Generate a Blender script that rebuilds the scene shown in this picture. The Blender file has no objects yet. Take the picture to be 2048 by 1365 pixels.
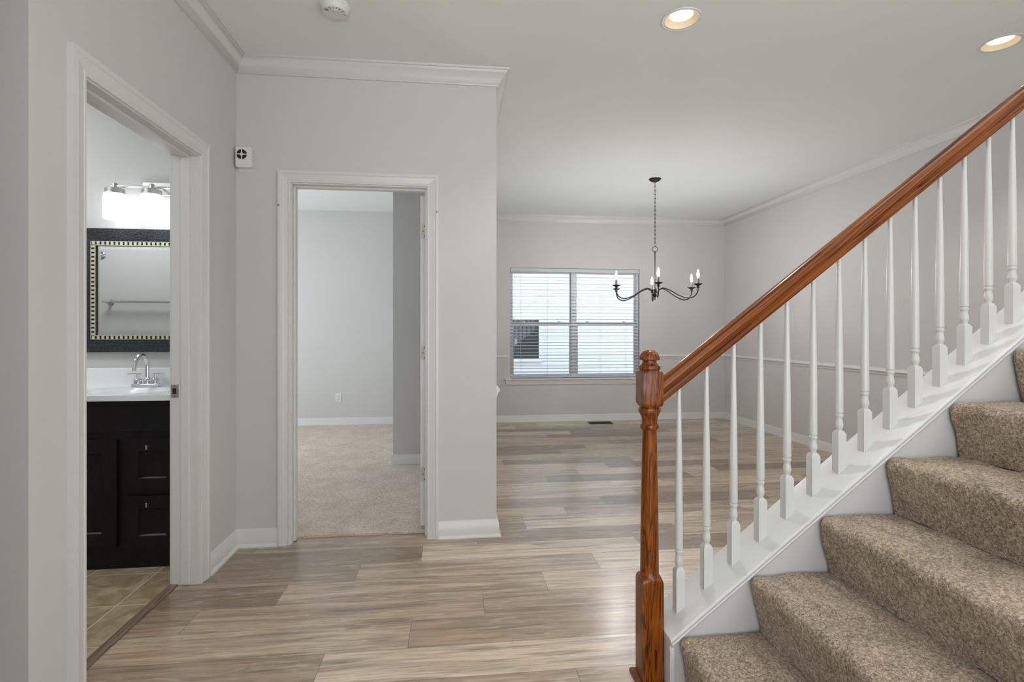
import bpy, bmesh, math, random
from mathutils import Vector, Matrix
PI = math.pi
S = bpy.context.scene
COL = S.collection
random.seed(7)

# ------------------------------------------------------------------ camera
W_PX, H_PX = 2048, 1365
F_PX = 1045.0
cam_d = bpy.data.cameras.new('camera')
cam = bpy.data.objects.new('camera', cam_d)
COL.objects.link(cam)
cam.location = (0, 0, 1.217)
cam.rotation_euler = (PI / 2, 0, -math.radians(6.334))
cam_d.sensor_fit = 'HORIZONTAL'
cam_d.sensor_width = 36.0
cam_d.lens = 36.0 * F_PX / W_PX
cam_d.shift_y = -(682.5 - 661.0) / W_PX
cam_d.clip_start = 0.02
S.camera = cam

# ------------------------------------------------------------------ sky, exposure, large lights
world = bpy.data.worlds.new('World')
S.world = world
world.use_nodes = True
bg = world.node_tree.nodes['Background']
bg.inputs['Color'].default_value = (0.86, 0.93, 1.0, 1)
bg.inputs['Strength'].default_value = 2.7
S.view_settings.view_transform = 'Standard'
S.view_settings.look = 'None'
S.view_settings.gamma = 1
S.view_settings.use_curve_mapping = False
S.view_settings.exposure = 0.14
S.cycles.max_bounces = 12
S.cycles.diffuse_bounces = 8
S.cycles.sample_clamp_indirect = 8
S.cycles.caustics_reflective = False
S.cycles.caustics_refractive = False


def area_light(name, loc, direction, sx, sy, radiance, color):
    d = bpy.data.lights.new(name, 'AREA')
    d.shape = 'RECTANGLE'
    d.size, d.size_y = sx, sy
    d.energy = radiance * sx * sy * PI
    d.color = color
    o = bpy.data.objects.new(name, d)
    COL.objects.link(o)
    o.location = loc
    o.rotation_euler = Vector(direction).to_track_quat('-Z', 'Z').to_euler()
    return o


FILL = (1.0, 0.985, 0.965)  # tint of the added fill lights
COOL = (0.86, 0.94, 1.0)
# entry and side: added fill lights out of view, aimed mostly upwards
area_light('fill_entry', (0.3, -2.3, 0.75), (0, 0.35, 1), 3.4, 1.3, 4.8, FILL)  # added fill from behind the viewpoint, set low to brighten the ceiling
area_light('fill_side', (3.6, -0.6, 1.1), (-1, 0.05, 1.15), 2.0, 1.6, 8.4, FILL)  # added fill from the right, no window modelled there
area_light('fill_stairwell', (2.5, 1.16, 4.3), (0, 0, -1), 2.0, 0.9, 3.6, FILL)  # added overhead fill above the stairs, no known source
area_light('fill_bathroom', (-2.75, 2.45, 2.72), (0.1, 0.1, -1), 0.5, 0.5, 27.0, (0.94, 0.98, 1.0))  # added fill to brighten the bathroom, not a known fixture
area_light('daylight_bedroom', (-3.55, 5.3, 1.5), (1, 0, 0.1), 2.0, 1.7, 5.0, COOL)


def disc_light(name, loc, watts, color, cone=100, blend=.35):
    d = bpy.data.lights.new(name, 'SPOT')
    d.energy = watts
    d.color = color
    d.spot_size = math.radians(cone)
    d.spot_blend = blend
    d.shadow_soft_size = 0.03
    o = bpy.data.objects.new(name, d)
    COL.objects.link(o)
    o.location = loc
    return o


# ------------------------------------------------------------------ materials
def lin(r, g, b):
    f = lambda c: (c / 255 / 12.92) if c / 255 <= 0.04045 else ((c / 255 + 0.055) / 1.055) ** 2.4
    return (f(r), f(g), f(b), 1)


class NT:
    def __init__(s, name, rough=0.5, metal=0.0, color=(0.8, 0.8, 0.8, 1), spec=None):
        s.m = bpy.data.materials.new(name)
        s.m.use_nodes = True
        s.t = s.m.node_tree
        s.b = s.t.nodes['Principled BSDF']
        s.b.inputs['Roughness'].default_value = rough
        s.b.inputs['Metallic'].default_value = metal
        s.b.inputs['Base Color'].default_value = color
        if spec is not None:
            s.b.inputs['Specular IOR Level'].default_value = spec

    def n(s, kind, **kw):
        nd = s.t.nodes.new(kind)
        for k, v in kw.items():
            if hasattr(nd, k):
                setattr(nd, k, v)
            else:
                nd.inputs[k].default_value = v
        return nd

    def l(s, a, b):
        s.t.links.new(a, b)

    def math(s, op, a, b=None, c=None):
        nd = s.t.nodes.new('ShaderNodeMath')
        nd.operation = op
        for i, v in enumerate((a, b, c)):
            if v is None:
                continue
            if isinstance(v, (int, float)):
                nd.inputs[i].default_value = v
            else:
                s.l(v, nd.inputs[i])
        return nd.outputs[0]

    def comb(s, x, y, z):
        nd = s.t.nodes.new('ShaderNodeCombineXYZ')
        for i, v in enumerate((x, y, z)):
            if isinstance(v, (int, float)):
                nd.inputs[i].default_value = v
            else:
                s.l(v, nd.inputs[i])
        return nd.outputs[0]

    def xyz(s, vec):
        nd = s.t.nodes.new('ShaderNodeSeparateXYZ')
        s.l(vec, nd.inputs[0])
        return nd.outputs

    def noise(s, vec, scale, detail=3.0, rough=0.55, dist=0.0):
        nd = s.t.nodes.new('ShaderNodeTexNoise')
        nd.inputs['Scale'].default_value = scale
        nd.inputs['Detail'].default_value = detail
        nd.inputs['Roughness'].default_value = rough
        nd.inputs['Distortion'].default_value = dist
        s.l(vec, nd.inputs['Vector'])
        return nd.outputs['Fac']

    def ramp(s, fac, stops):
        nd = s.t.nodes.new('ShaderNodeValToRGB')
        el = nd.color_ramp.elements
        while len(el) < len(stops):
            el.new(0.5)
        for e, (p, c) in zip(el, stops):
            e.position = p
            e.color = c
        s.l(fac, nd.inputs[0])
        return nd.outputs[0]

    def mix(s, fac, a, b, blend='MIX'):
        nd = s.t.nodes.new('ShaderNodeMix')
        nd.data_type = 'RGBA'
        nd.blend_type = blend
        for sock, v in ((nd.inputs[0], fac), (nd.inputs[6], a), (nd.inputs[7], b)):
            if isinstance(v, (int, float)):
                sock.default_value = v
            elif isinstance(v, tuple):
                sock.default_value = v
            else:
                s.l(v, sock)
        return nd.outputs[2]

    def obj(s):
        return s.t.nodes.new('ShaderNodeTexCoord').outputs['Object']

    def bump(s, h, strength=0.2, dist=0.002):
        nd = s.t.nodes.new('ShaderNodeBump')
        nd.inputs['Strength'].default_value = strength
        nd.inputs['Distance'].default_value = dist
        s.l(h, nd.inputs['Height'])
        s.l(nd.outputs[0], s.b.inputs['Normal'])

    def col(s, c):
        s.l(c, s.b.inputs['Base Color'])


M = {}


def paint(name, c, rough, var=0.02, bump=0.05, scale=350):
    q = NT(name, rough, color=c)
    v = q.obj()
    n1 = q.noise(v, 1.3, 2)
    lo = tuple(x * (1 - var) for x in c[:3]) + (1,)
    hi = tuple(min(1, x * (1 + var)) for x in c[:3]) + (1,)
    q.col(q.ramp(n1, [(0.3, lo), (0.7, hi)]))
    q.bump(q.noise(v, scale, 2), bump, 0.0006)
    M[name] = q.m
    return q.m


paint('wall_paint', (0.59, 0.583, 0.572, 1), 0.75)
paint('ceiling_paint', (0.775, 0.81, 0.79, 1), 0.9, 0.015)
paint('trim_paint', (0.67, 0.665, 0.65, 1), 0.32, 0.015, 0.02, 60)
paint('baluster_paint', (0.60, 0.60, 0.58, 1), 0.30, 0.03, 0.02, 60)
paint('white_plastic', (0.72, 0.71, 0.69, 1), 0.4, 0.01, 0.0)
paint('cultured_marble', (0.85, 0.87, 0.87, 1), 0.15, 0.01, 0.0)
paint('vinyl', (0.70, 0.74, 0.79, 1), 0.4, 0.01, 0.0)
paint('slat_vinyl', (0.55, 0.57, 0.60, 1), 0.45, 0.01, 0.0)
paint('siding', (0.68, 0.70, 0.73, 1), 0.6, 0.02, 0.0)
paint('concrete', (0.42, 0.41, 0.39, 1), 0.9, 0.1)
paint('old_hinge_paint', lin(205, 196, 172), 0.45, 0.03, 0.0)


def flat(name, c, rough, metal=0.0, spec=None):
    q = NT(name, rough, metal, c, spec)
    v = q.obj()
    f = q.noise(v, 40, 2)
    q.col(q.ramp(f, [(0.3, tuple(x * 0.94 for x in c[:3]) + (1,)), (0.7, c)]))
    M[name] = q.m
    return q


flat('black_iron', (0.012, 0.011, 0.011, 1), 0.45, 0.3)
flat('dark_slot', (0.008, 0.008, 0.008, 1), 0.7)
flat('chrome', (0.75, 0.76, 0.77, 1), 0.08, 1.0)
flat('brushed_nickel', (0.62, 0.61, 0.60, 1), 0.32, 1.0)
flat('worn_steel', (0.36, 0.34, 0.31, 1), 0.4, 0.8)
flat('brown_register', (0.030, 0.018, 0.010, 1), 0.5)
flat('candle_sleeve', lin(120, 112, 104), 0.6)
flat('dark_window', (0.03, 0.035, 0.04, 1), 0.1)
flat('grille_grey', (0.10, 0.095, 0.09, 1), 0.6)

# mirror
q = NT('mirror_glass', 0.01, 1.0, (0.86, 0.88, 0.88, 1))
M['mirror_glass'] = q.m

# window pane: thin clear sheet
q = NT('pane_glass')
tr = q.n('ShaderNodeBsdfTransparent', Color=(0.96, 0.98, 0.98, 1))
gl = q.n('ShaderNodeBsdfGlossy', Roughness=0.02)
fr = q.n('ShaderNodeFresnel', IOR=1.45)
mx = q.n('ShaderNodeMixShader')
q.l(fr.outputs[0], mx.inputs[0]); q.l(tr.outputs[0], mx.inputs[1]); q.l(gl.outputs[0], mx.inputs[2])
q.l(mx.outputs[0], q.t.nodes['Material Output'].inputs['Surface'])
M['pane_glass'] = q.m


def emitter(name, c, strength):
    q = NT(name, 0.4, 0, c)
    q.b.inputs['Emission Color'].default_value = c
    q.b.inputs['Emission Strength'].default_value = strength
    M[name] = q.m


emitter('can_bulb', (1.0, 0.97, 0.93, 1), 2.6)
emitter('flame_bulb', (0.99, 0.985, 0.985, 1), 540)
emitter('frosted_shade', (0.93, 0.97, 1.0, 1), 3.6)
flat('can_baffle', lin(240, 222, 190), 0.6)

# vinyl plank floor: rows along X, end joints stepping 0.307 m from row to row
q = NT('plank_floor', 0.36)
v = q.obj()
X, Y, Z = q.xyz(v)
yr = q.math('DIVIDE', q.math('SUBTRACT', Y, 2.41), 0.1895)
row = q.math('FLOOR', yr)
xs = q.math('DIVIDE', q.math('SUBTRACT', q.math('SUBTRACT', X, 0.438), q.math('MULTIPLY', row, 0.307)), 1.225)
pl = q.math('FLOOR', xs)
wn = q.n('ShaderNodeTexWhiteNoise', noise_dimensions='2D')
q.l(q.comb(row, pl, 0), wn.inputs['Vector'])
rnd = wn.outputs['Value']
off = q.math('MULTIPLY', rnd, 37.0)
g1 = q.noise(q.comb(q.math('ADD', q.math('MULTIPLY', X, 1.1), off), q.math('MULTIPLY', Y, 17.0), off), 1.6, 4, 0.6, 0.6)
g2 = q.noise(q.comb(q.math('ADD', q.math('MULTIPLY', X, 3.5), off), q.math('MULTIPLY', Y, 95.0), off), 1.5, 3, 0.65, 0.3)
g3 = q.noise(q.comb(q.math('ADD', q.math('MULTIPLY', X, 5.0), off), q.math('MULTIPLY', Y, 30.0), off), 1.2, 2, 0.5, 1.4)
tone = q.ramp(rnd, [(0.0, lin(122, 101, 82)), (0.16, lin(151, 129, 107)), (0.4, lin(181, 157, 133)), (0.75, lin(203, 180, 155)), (1.0, lin(219, 198, 174))])
c1 = q.mix(q.math('MULTIPLY', q.ramp(g1, [(0.42, (0, 0, 0, 1)), (0.68, (1, 1, 1, 1))]), 0.72), tone, lin(96, 79, 66))
c2 = q.mix(q.math('MULTIPLY', q.ramp(g2, [(0.48, (0, 0, 0, 1)), (0.72, (1, 1, 1, 1))]), 0.5), c1, lin(80, 65, 54))
c2b = q.mix(q.math('MULTIPLY', q.ramp(g3, [(0.56, (0, 0, 0, 1)), (0.70, (1, 1, 1, 1))]), 0.30), c2, lin(214, 202, 188))
vk = q.n('ShaderNodeTexVoronoi', Scale=1.0)
q.l(q.comb(q.math('ADD', q.math('MULTIPLY', X, 1.5), off), q.math('MULTIPLY', Y, 6.5), off), vk.inputs['Vector'])
kn = q.math('ADD', vk.outputs['Distance'], q.math('MULTIPLY', q.math('SUBTRACT', g3, 0.5), 0.10))
c2b = q.mix(q.math('MULTIPLY', q.ramp(kn, [(0.03, (1, 1, 1, 1)), (0.12, (0, 0, 0, 1))]), 0.6), c2b, lin(84, 66, 52))
fy = q.math('FRACT', yr); fx = q.math('FRACT', xs)
dy = q.math('MULTIPLY', q.math('MINIMUM', fy, q.math('SUBTRACT', 1.0, fy)), 0.1895)
dx = q.math('MULTIPLY', q.math('MINIMUM', fx, q.math('SUBTRACT', 1.0, fx)), 1.225)
seam = q.math('LESS_THAN', q.math('MINIMUM', dx, dy), 0.0010)
q.col(q.mix(q.math('MULTIPLY', seam, 0.75), c2b, lin(62, 52, 44)))
q.bump(g2, 0.10, 0.0006)
q.l(q.ramp(g1, [(0.2, (0.24, 0.24, 0.24, 1)), (0.8, (0.36, 0.36, 0.36, 1))]), q.b.inputs['Roughness'])
M['plank_floor'] = q.m

q.b.inputs['Coat Weight'].default_value = 0.7
q.b.inputs['Coat Roughness'].default_value = 0.24
# wooden transition strip
q = NT('threshold_wood', 0.4)
v = q.obj()
X, Y, Z = q.xyz(v)
g = q.noise(q.comb(q.math('MULTIPLY', X, 60.0), q.math('MULTIPLY', Y, 4.0), 0.0), 1.5, 4, 0.6, 0.5)
q.col(q.ramp(g, [(0.3, lin(86, 70, 58)), (0.7, lin(142, 124, 108))]))
M['threshold_wood'] = q.m

# bathroom tile
q = NT('bath_tile', 0.4)
v = q.obj()
X, Y, Z = q.xyz(v)
tx = q.math('DIVIDE', q.math('ADD', X, 1.482), 0.317)
ty = q.math('DIVIDE', q.math('SUBTRACT', Y, 2.484), 0.317)
wn = q.n('ShaderNodeTexWhiteNoise', noise_dimensions='2D')
q.l(q.comb(q.math('FLOOR', tx), q.math('FLOOR', ty), 0), wn.inputs['Vector'])
o3 = q.math('MULTIPLY', wn.outputs['Value'], 19.0)
g = q.noise(q.comb(q.math('ADD', X, o3), q.math('ADD', Y, o3), 0), 7, 5, 0.65, 0.8)
c = q.ramp(g, [(0.3, lin(128, 108, 82)), (0.5, lin(158, 140, 112)), (0.7, lin(190, 174, 148))])
fx = q.math('FRACT', tx); fy = q.math('FRACT', ty)
d = q.math('MULTIPLY', q.math('MINIMUM', q.math('MINIMUM', fx, q.math('SUBTRACT', 1.0, fx)), q.math('MINIMUM', fy, q.math('SUBTRACT', 1.0, fy))), 0.317)
gr = q.math('LESS_THAN', d, 0.0026)
q.col(q.mix(gr, c, lin(205, 192, 160)))
q.bump(q.math('SUBTRACT', 1.0, gr), 0.3, 0.001)
M['bath_tile'] = q.m


def carpet(name, dark, mid, light, scale, patch):
    q = NT(name, 1.0, spec=0.05)
    v = q.obj()
    f = q.noise(v, scale, 2, 0.6)
    f2 = q.noise(v, scale * 0.37, 2, 0.6)
    p = q.noise(v, 5.0, 3, 0.6, 0.5)
    c = q.ramp(q.math('MULTIPLY', q.math('ADD', f, f2), 0.5), [(0.38, dark), (0.5, mid), (0.62, light)])
    c = q.mix(patch, c, q.ramp(p, [(0.35, tuple(x * 0.72 for x in mid[:3]) + (1,)), (0.65, light)]))
    q.col(c)
    q.bump(f, 0.6, 0.004)
    q.b.inputs['Sheen Weight'].default_value = 0.15
    M[name] = q.m


carpet('stair_carpet', lin(92, 77, 63), lin(156, 138, 120), lin(206, 188, 169), 300, 0.18)
carpet('bedroom_carpet', lin(158, 141, 129), lin(202, 185, 172), lin(224, 209, 197), 170, 0.32)


def oak(name, axis, LG):
    q = NT(name, 0.28, spec=.25)
    v = q.obj()
    X, Y, Z = q.xyz(v)
    a, b_, l_ = (X, Y, Z) if axis == 'z' else (Y, Z, X)
    # growth rings: distance field stretched along the grain
    base = q.comb(q.math('MULTIPLY', a, 26.0), q.math('MULTIPLY', b_, 26.0), q.math('MULTIPLY', l_, LG))
    w = q.noise(base, 0.9, 3, 0.5, 0.9)
    rings = q.math('FRACT', q.math('MULTIPLY', w, 9.0))
    fine = q.noise(q.comb(q.math('MULTIPLY', a, 420.0), q.math('MULTIPLY', b_, 420.0), q.math('MULTIPLY', l_, 9.0)), 1.0, 3, 0.6)
    c = q.ramp(rings, [(0.0, lin(114, 58, 12)), (0.45, lin(146, 78, 16)), (0.8, lin(98, 44, 8)), (1.0, lin(46, 16, 3))])
    c = q.mix(q.math('MULTIPLY', q.ramp(fine, [(0.45, (0, 0, 0, 1)), (0.7, (1, 1, 1, 1))]), 0.55), c, lin(62, 24, 6))
    q.col(c)
    q.b.inputs['Coat Weight'].default_value = 0.18
    q.b.inputs['Coat Roughness'].default_value = 0.12
    q.bump(fine, 0.05, 0.0005)
    M[name] = q.m


oak('oak_upright', 'z', 2.0)
oak('oak_rail', 'x', 0.5)

# near-black stained vanity
q = NT('espresso', 0.38, spec=0.3)
v = q.obj()
X, Y, Z = q.xyz(v)
g = q.noise(q.comb(q.math('MULTIPLY', X, 30.0), q.math('MULTIPLY', Y, 30.0), q.math('MULTIPLY', Z, 3.0)), 2, 4, 0.6)
q.col(q.ramp(g, [(0.3, (0.0055, 0.005, 0.006, 1)), (0.75, (0.011, 0.009, 0.010, 1))]))
M['espresso'] = q.m

# pebbled black mirror frame
q = NT('pebbled_black', 0.42)
v = q.obj()
vo = q.n('ShaderNodeTexVoronoi', Scale=95.0)
q.l(v, vo.inputs['Vector'])
q.col(q.ramp(vo.outputs['Distance'], [(0.0, (0.030, 0.034, 0.042, 1)), (0.8, (0.010, 0.011, 0.014, 1))]))
q.bump(vo.outputs['Distance'], 0.6, 0.003)
M['pebbled_black'] = q.m
flat('ivory_bead', lin(200, 196, 172), 0.4)


# ------------------------------------------------------------------ geometry helpers
class G:
    """collects vertices and faces of ONE mesh"""

    def __init__(s):
        s.v, s.f = [], []

    def add(s, vs, fs):
        k = len(s.v)
        s.v += [tuple(p) for p in vs]
        s.f += [tuple(i + k for i in f) for f in fs]
        return s

    def box(s, x0, x1, y0, y1, z0, z1):
        vs = [(x, y, z) for z in (z0, z1) for y in (y0, y1) for x in (x0, x1)]
        return s.add(vs, [(0, 2, 3, 1), (4, 5, 7, 6), (0, 1, 5, 4), (2, 6, 7, 3), (0, 4, 6, 2), (1, 3, 7, 5)])

    def hull_prism(s, poly, d):
        """extrude a planar polygon (3D points) by vector d"""
        n = len(poly)
        p = [Vector(a) for a in poly]
        d = Vector(d)
        return s.add(p + [a + d for a in p], [tuple(range(n))[::-1], tuple(range(n, 2 * n))] +
                     [(i, (i + 1) % n, n + (i + 1) % n, n + i) for i in range(n)])

    def lathe(s, prof, center=(0, 0, 0), axis='z', n=24, cap=True):
        """prof: list of (radius, height)"""
        c = Vector(center)
        vs, fs = [], []
        for r, h in prof:
            for i in range(n):
                a = 2 * PI * i / n
                u, w = r * math.cos(a), r * math.sin(a)
                vs.append(c + Vector({'z': (u, w, h), 'y': (u, h, w), 'x': (h, u, w)}[axis]))
        for j in range(len(prof) - 1):
            for i in range(n):
                fs.append((j * n + i, j * n + (i + 1) % n, (j + 1) * n + (i + 1) % n, (j + 1) * n + i))
        if cap:
            fs.append(tuple(range(n))[::-1])
            fs.append(tuple(range((len(prof) - 1) * n, len(prof) * n)))
        return s.add(vs, fs)

    def tube(s, pts, r, n=10, closed=False):
        P = [Vector(p) for p in pts]
        m = len(P)
        vs, fs = [], []
        up = None
        for i in range(m):
            if closed:
                t = (P[(i + 1) % m] - P[i - 1]).normalized()
            else:
                t = (P[min(i + 1, m - 1)] - P[max(i - 1, 0)]).normalized()
            if up is None:
                up = Vector((0, 0, 1)) if abs(t.z) < 0.9 else Vector((1, 0, 0))
            a = (up - t * up.dot(t)).normalized()
            b = t.cross(a)
            up = a
            rr = r[i] if isinstance(r, (list, tuple)) else r
            for k in range(n):
                q_ = 2 * PI * k / n
                vs.append(P[i] + (a * math.cos(q_) + b * math.sin(q_)) * rr)
        for i in range(m if closed else m - 1):
            for k in range(n):
                j = (i + 1) % m
                fs.append((i * n + k, i * n + (k + 1) % n, j * n + (k + 1) % n, j * n + k))
        if not closed:
            fs.append(tuple(range(n))[::-1])
            fs.append(tuple(range((m - 1) * n, m * n)))
        return s.add(vs, fs)


def ident(o, label=None, cat=None, group=None, kind=None):
    if label: o['label'] = label
    if cat: o['category'] = cat
    if group: o['group'] = group
    if kind: o['kind'] = kind
    return o


def obj(name, g, mat, parent=None, loc=(0, 0, 0), smooth=None, bevel=0.0, label=None):
    me = bpy.data.meshes.new(name)
    me.from_pydata(g.v, [], g.f)
    bm = bmesh.new()
    bm.from_mesh(me)
    bmesh.ops.recalc_face_normals(bm, faces=bm.faces)
    bm.to_mesh(me)
    bm.free()
    me.materials.append(M[mat])
    if smooth is not None:
        for p in me.polygons:
            p.use_smooth = True
        me.set_sharp_from_angle(angle=math.radians(smooth))
    o = bpy.data.objects.new(name, me)
    COL.objects.link(o)
    if bevel:
        md = o.modifiers.new('bevel', 'BEVEL')
        md.width = bevel
        md.segments = 2
        md.limit_method = 'ANGLE'
        md.angle_limit = math.radians(40)
    place(o, parent, loc)
    if label:
        o['label'] = label
    return o


def wpos(o):
    p = Vector(o.location)
    while o.parent:
        o = o.parent
        p += o.location
    return p


def place(o, parent, loc=(0, 0, 0)):
    """loc is in world axes; unrotated parents only"""
    if parent is not None:
        o.parent = parent
        o.location = Vector(loc) - wpos(parent)
    else:
        o.location = loc


def thing(name, loc, label, cat, group=None, kind=None):
    o = bpy.data.objects.new(name, None)
    o.empty_display_size = 0.05
    COL.objects.link(o)
    o.location = loc
    return ident(o, label, cat, group, kind)


def struct(name, g, mat, label, cat, **kw):
    return ident(obj(name, g, mat, **kw), label, cat, kind='structure')


def sweep(path, N, prof, sign):
    """mitred mouldings: one G per straight segment. prof: (a, b) = (in-plane offset, along N)"""
    P = [Vector(p) for p in path]
    N = Vector(N)
    T = [(P[i + 1] - P[i]).normalized() for i in range(len(P) - 1)]
    Q = [(N.cross(t) if sign > 0 else t.cross(N)) for t in T]
    M_ = []
    for i in range(len(P)):
        if i == 0: M_.append(Q[0])
        elif i == len(P) - 1: M_.append(Q[-1])
        else:
            m = (Q[i - 1] + Q[i])
            M_.append(m / m.dot(Q[i]))
    out = []
    n = len(prof)
    for i in range(len(T)):
        vs = [P[j] + M_[j] * a + N * b for j in (i, i + 1) for a, b in prof]
        g = G().add(vs, [tuple(range(n)), tuple(range(n, 2 * n))[::-1]] +
                    [(k, n + k, n + (k + 1) % n, (k + 1) % n) for k in range(n)])
        out.append(g)
    return out


# ------------------------------------------------------------------ dimensions of the house
CZ = 2.743
XL, XLB = -1.215, -1.335            # hall left wall: hall face, bathroom face
YP, YPB = 3.086, 3.2                # partition: hall face, bedroom face
XE = 0.25                           # end of the partition, face of the dining room left wall
YB = 6.874                          # far wall
XR = 3.725                          # dining room right wall
D1 = (1.874, 2.649, 2.05)           # bathroom doorway: near jamb Y, far jamb Y, head
D2 = (-0.916, -0.160, 2.049)        # bedroom doorway
WX0, WX1, WZ0, WZ1 = 0.736, 2.509, 0.582, 2.046
CAN = [(1.107, 2.452), (2.883, 2.470)]

# floors
g = G()
for x0, x1, y0, y1 in ((-6, -1.335, -2.6, 1.645), (-1.335, XR + .1, -2.6, 1.645), (-1.312, XR + .1, 1.645, 3.175), (0.16, XR + .1, 3.175, YB + .1)):
    g.add([(x0, y0, 0), (x1, y0, 0), (x1, y1, 0), (x0, y1, 0)], [(0, 1, 2, 3)])
struct('floor', g, 'plank_floor', 'grey-brown wood-look plank floor of the hall and dining room', 'floor')
g = G().add([(-3.7, 1.70, 0), (-1.312, 1.70, 0), (-1.312, 3.5, 0), (-3.7, 3.5, 0)], [(0, 1, 2, 3)])
struct('floor_bathroom', g, 'bath_tile', 'tan stone-look tile floor inside the bathroom doorway', 'floor')
g = G().add([(-3.7, 3.175, 0.012), (0.16, 3.175, 0.012), (0.16, YB + .1, 0.012), (-3.7, YB + .1, 0.012),
             (-3.7, 3.175, 0), (0.16, 3.175, 0)], [(0, 1, 2, 3), (0, 4, 5, 1)])
struct('floor_bedroom', g, 'bedroom_carpet', 'pinkish beige wall-to-wall carpet in the room behind the middle doorway', 'carpet')
g = G().box(-1.347, -1.307, D1[0] - .01, D1[1] + .01, 0, 0.007)
struct('trim_threshold', g, 'threshold_wood', 'dark wooden transition strip between bathroom tile and hall planks', 'threshold', bevel=0.003)

# ceiling with round holes for the recessed lamps
HR = 0.080
xs = sorted({-6.0, XR + .1, 1.3} | {c[0] + s_ * 0.12 for c in CAN for s_ in (-1, 1)})
ys = sorted({-2.6, 0.66, 1.66, YB + .1} | {2.461 + s_ * 0.14 for s_ in (-1, 1)})
g = G()
for i in range(len(xs) - 1):
    for j in range(len(ys) - 1):
        x0, x1, y0, y1 = xs[i], xs[i + 1], ys[j], ys[j + 1]
        cx, cy = (x0 + x1) / 2, (y0 + y1) / 2
        if cx > 1.3 and 0.66 < cy < 1.66:
            continue
        hit = [c for c in CAN if x0 < c[0] < x1 and y0 < c[1] < y1]
        if not hit:
            g.add([(x0, y0, CZ), (x1, y0, CZ), (x1, y1, CZ), (x0, y1, CZ)], [(0, 1, 2, 3)])
        else:
            c = hit[0]
            n = 48
            vin, vout = [], []
            for k in range(n):
                a = 2 * PI * k / n
                ca_, sa_ = math.cos(a), math.sin(a)
                vin.append((c[0] + HR * ca_, c[1] + HR * sa_, CZ))
                tx_ = ((x1 - c[0]) if ca_ > 0 else (c[0] - x0)) / max(abs(ca_), 1e-6)
                ty_ = ((y1 - c[1]) if sa_ > 0 else (c[1] - y0)) / max(abs(sa_), 1e-6)
                t_ = min(tx_, ty_)
                vout.append((c[0] + t_ * ca_, c[1] + t_ * sa_, CZ))
            g.add(vin + vout, [(k, (k + 1) % n, n + (k + 1) % n, n + k) for k in range(n)])
            for qx, qy in ((x0, y0), (x1, y0), (x1, y1), (x0, y1)):
                near = sorted(vout, key=lambda p: (p[0] - qx) ** 2 + (p[1] - qy) ** 2)[:2]
                g.add([near[0], near[1], (qx, qy, CZ)], [(0, 1, 2)])
struct('ceiling', g, 'ceiling_paint', 'flat white ceiling over the hall and dining room', 'ceiling')
g = G().add([(-6, -2.6, 3.0), (XR + .1, -2.6, 3.0), (XR + .1, 0.6, 3.0), (-6, 0.6, 3.0)], [(0, 1, 2, 3)])
g.add([(-6, 0.6, 3.0), (1.2, 0.6, 3.0), (1.2, 1.75, 3.0), (-6, 1.75, 3.0)], [(0, 1, 2, 3)])
g.add([(-6, 1.75, 3.0), (XR + .1, 1.75, 3.0), (XR + .1, YB + .2, 3.0), (-6, YB + .2, 3.0)], [(0, 1, 2, 3)])
g.box(1.25, 1.3, 0.61, 1.71, CZ + .002, 4.5).box(1.3, XR + .1, 0.61, 0.66, CZ + .002, 4.5).box(1.3, XR + .1, 1.66, 1.71, CZ + .002, 4.5)
g.box(1.25, XR + .1, 0.61, 1.71, 4.5, 4.55)
struct('ceiling_stairwell', g, 'ceiling_paint', 'white upper stairwell shell above the stairs', 'ceiling')

# walls
wp = 'wall_paint'
g = G().box(XLB, XL, 1.645, D1[0] - .018, 0, CZ).box(XLB, XL, D1[1] + .018, 3.515, 0, CZ)
g.box(XLB, XL, D1[0] - .018, D1[1] + .018, D1[2] + .018, CZ)
struct('wall_left', g, wp, 'greige hall wall around the bathroom doorway', 'wall')
struct('wall_hall', G().box(-6, XLB, 1.645, 1.76, 0, CZ), wp, 'greige wall turning away at the left edge beside the bathroom doorway', 'wall')
g = G().box(XL, D2[0] - .018, YP, YPB, 0, CZ).box(D2[1] + .018, XE, YP, YPB, 0, CZ)
g.box(D2[0] - .018, D2[1] + .018, YP, YPB, D2[2] + .018, CZ)
struct('wall_partition', g, wp, 'greige wall facing the hall around the middle doorway', 'wall')
struct('wall_return', G().box(XE - .115, XE, YPB, YB, 0, CZ), wp, 'wall running back from the partition end into the dining room', 'wall')
g = G().box(-3.7, WX0, YB, YB + .146, 0, CZ).box(WX1, XR + .12, YB, YB + .146, 0, CZ)
g.box(WX0, WX1, YB, YB + .146, 0, WZ0 - .02).box(WX0, WX1, YB, YB + .146, WZ1, CZ)
struct('wall_back', g, wp, 'light grey far wall with the wide window', 'wall')
struct('wall_right', G().box(XR, XR + .12, -2.6, YB, 0, 4.5), wp, 'light grey dining room wall seen through the balusters', 'wall')
struct('wall_bathroom', G().box(-3.7, XLB, 3.40, 3.515, 0, CZ), wp, 'pale bathroom wall behind the mirror and vanity lamp', 'wall')
struct('wall_bathroom_end', G().box(-3.8, -3.7, 1.76, 3.515, 0, CZ), wp, 'far end wall of the bathroom hidden by the door frame', 'wall')
struct('wall_bedroom_end', G().box(-3.8, -3.7, 3.515, YB + .1, 0, CZ), wp, 'end wall of the carpeted room hidden by the door frame', 'wall')
g = G().box(-0.545, XE - .115, 4.789, 4.90, 0, CZ).box(-0.545, -0.43, 4.90, YB, 0, CZ)
struct('wall_closet', g, wp, 'shaded blue-grey closet corner inside the carpeted room', 'wall')
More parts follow.
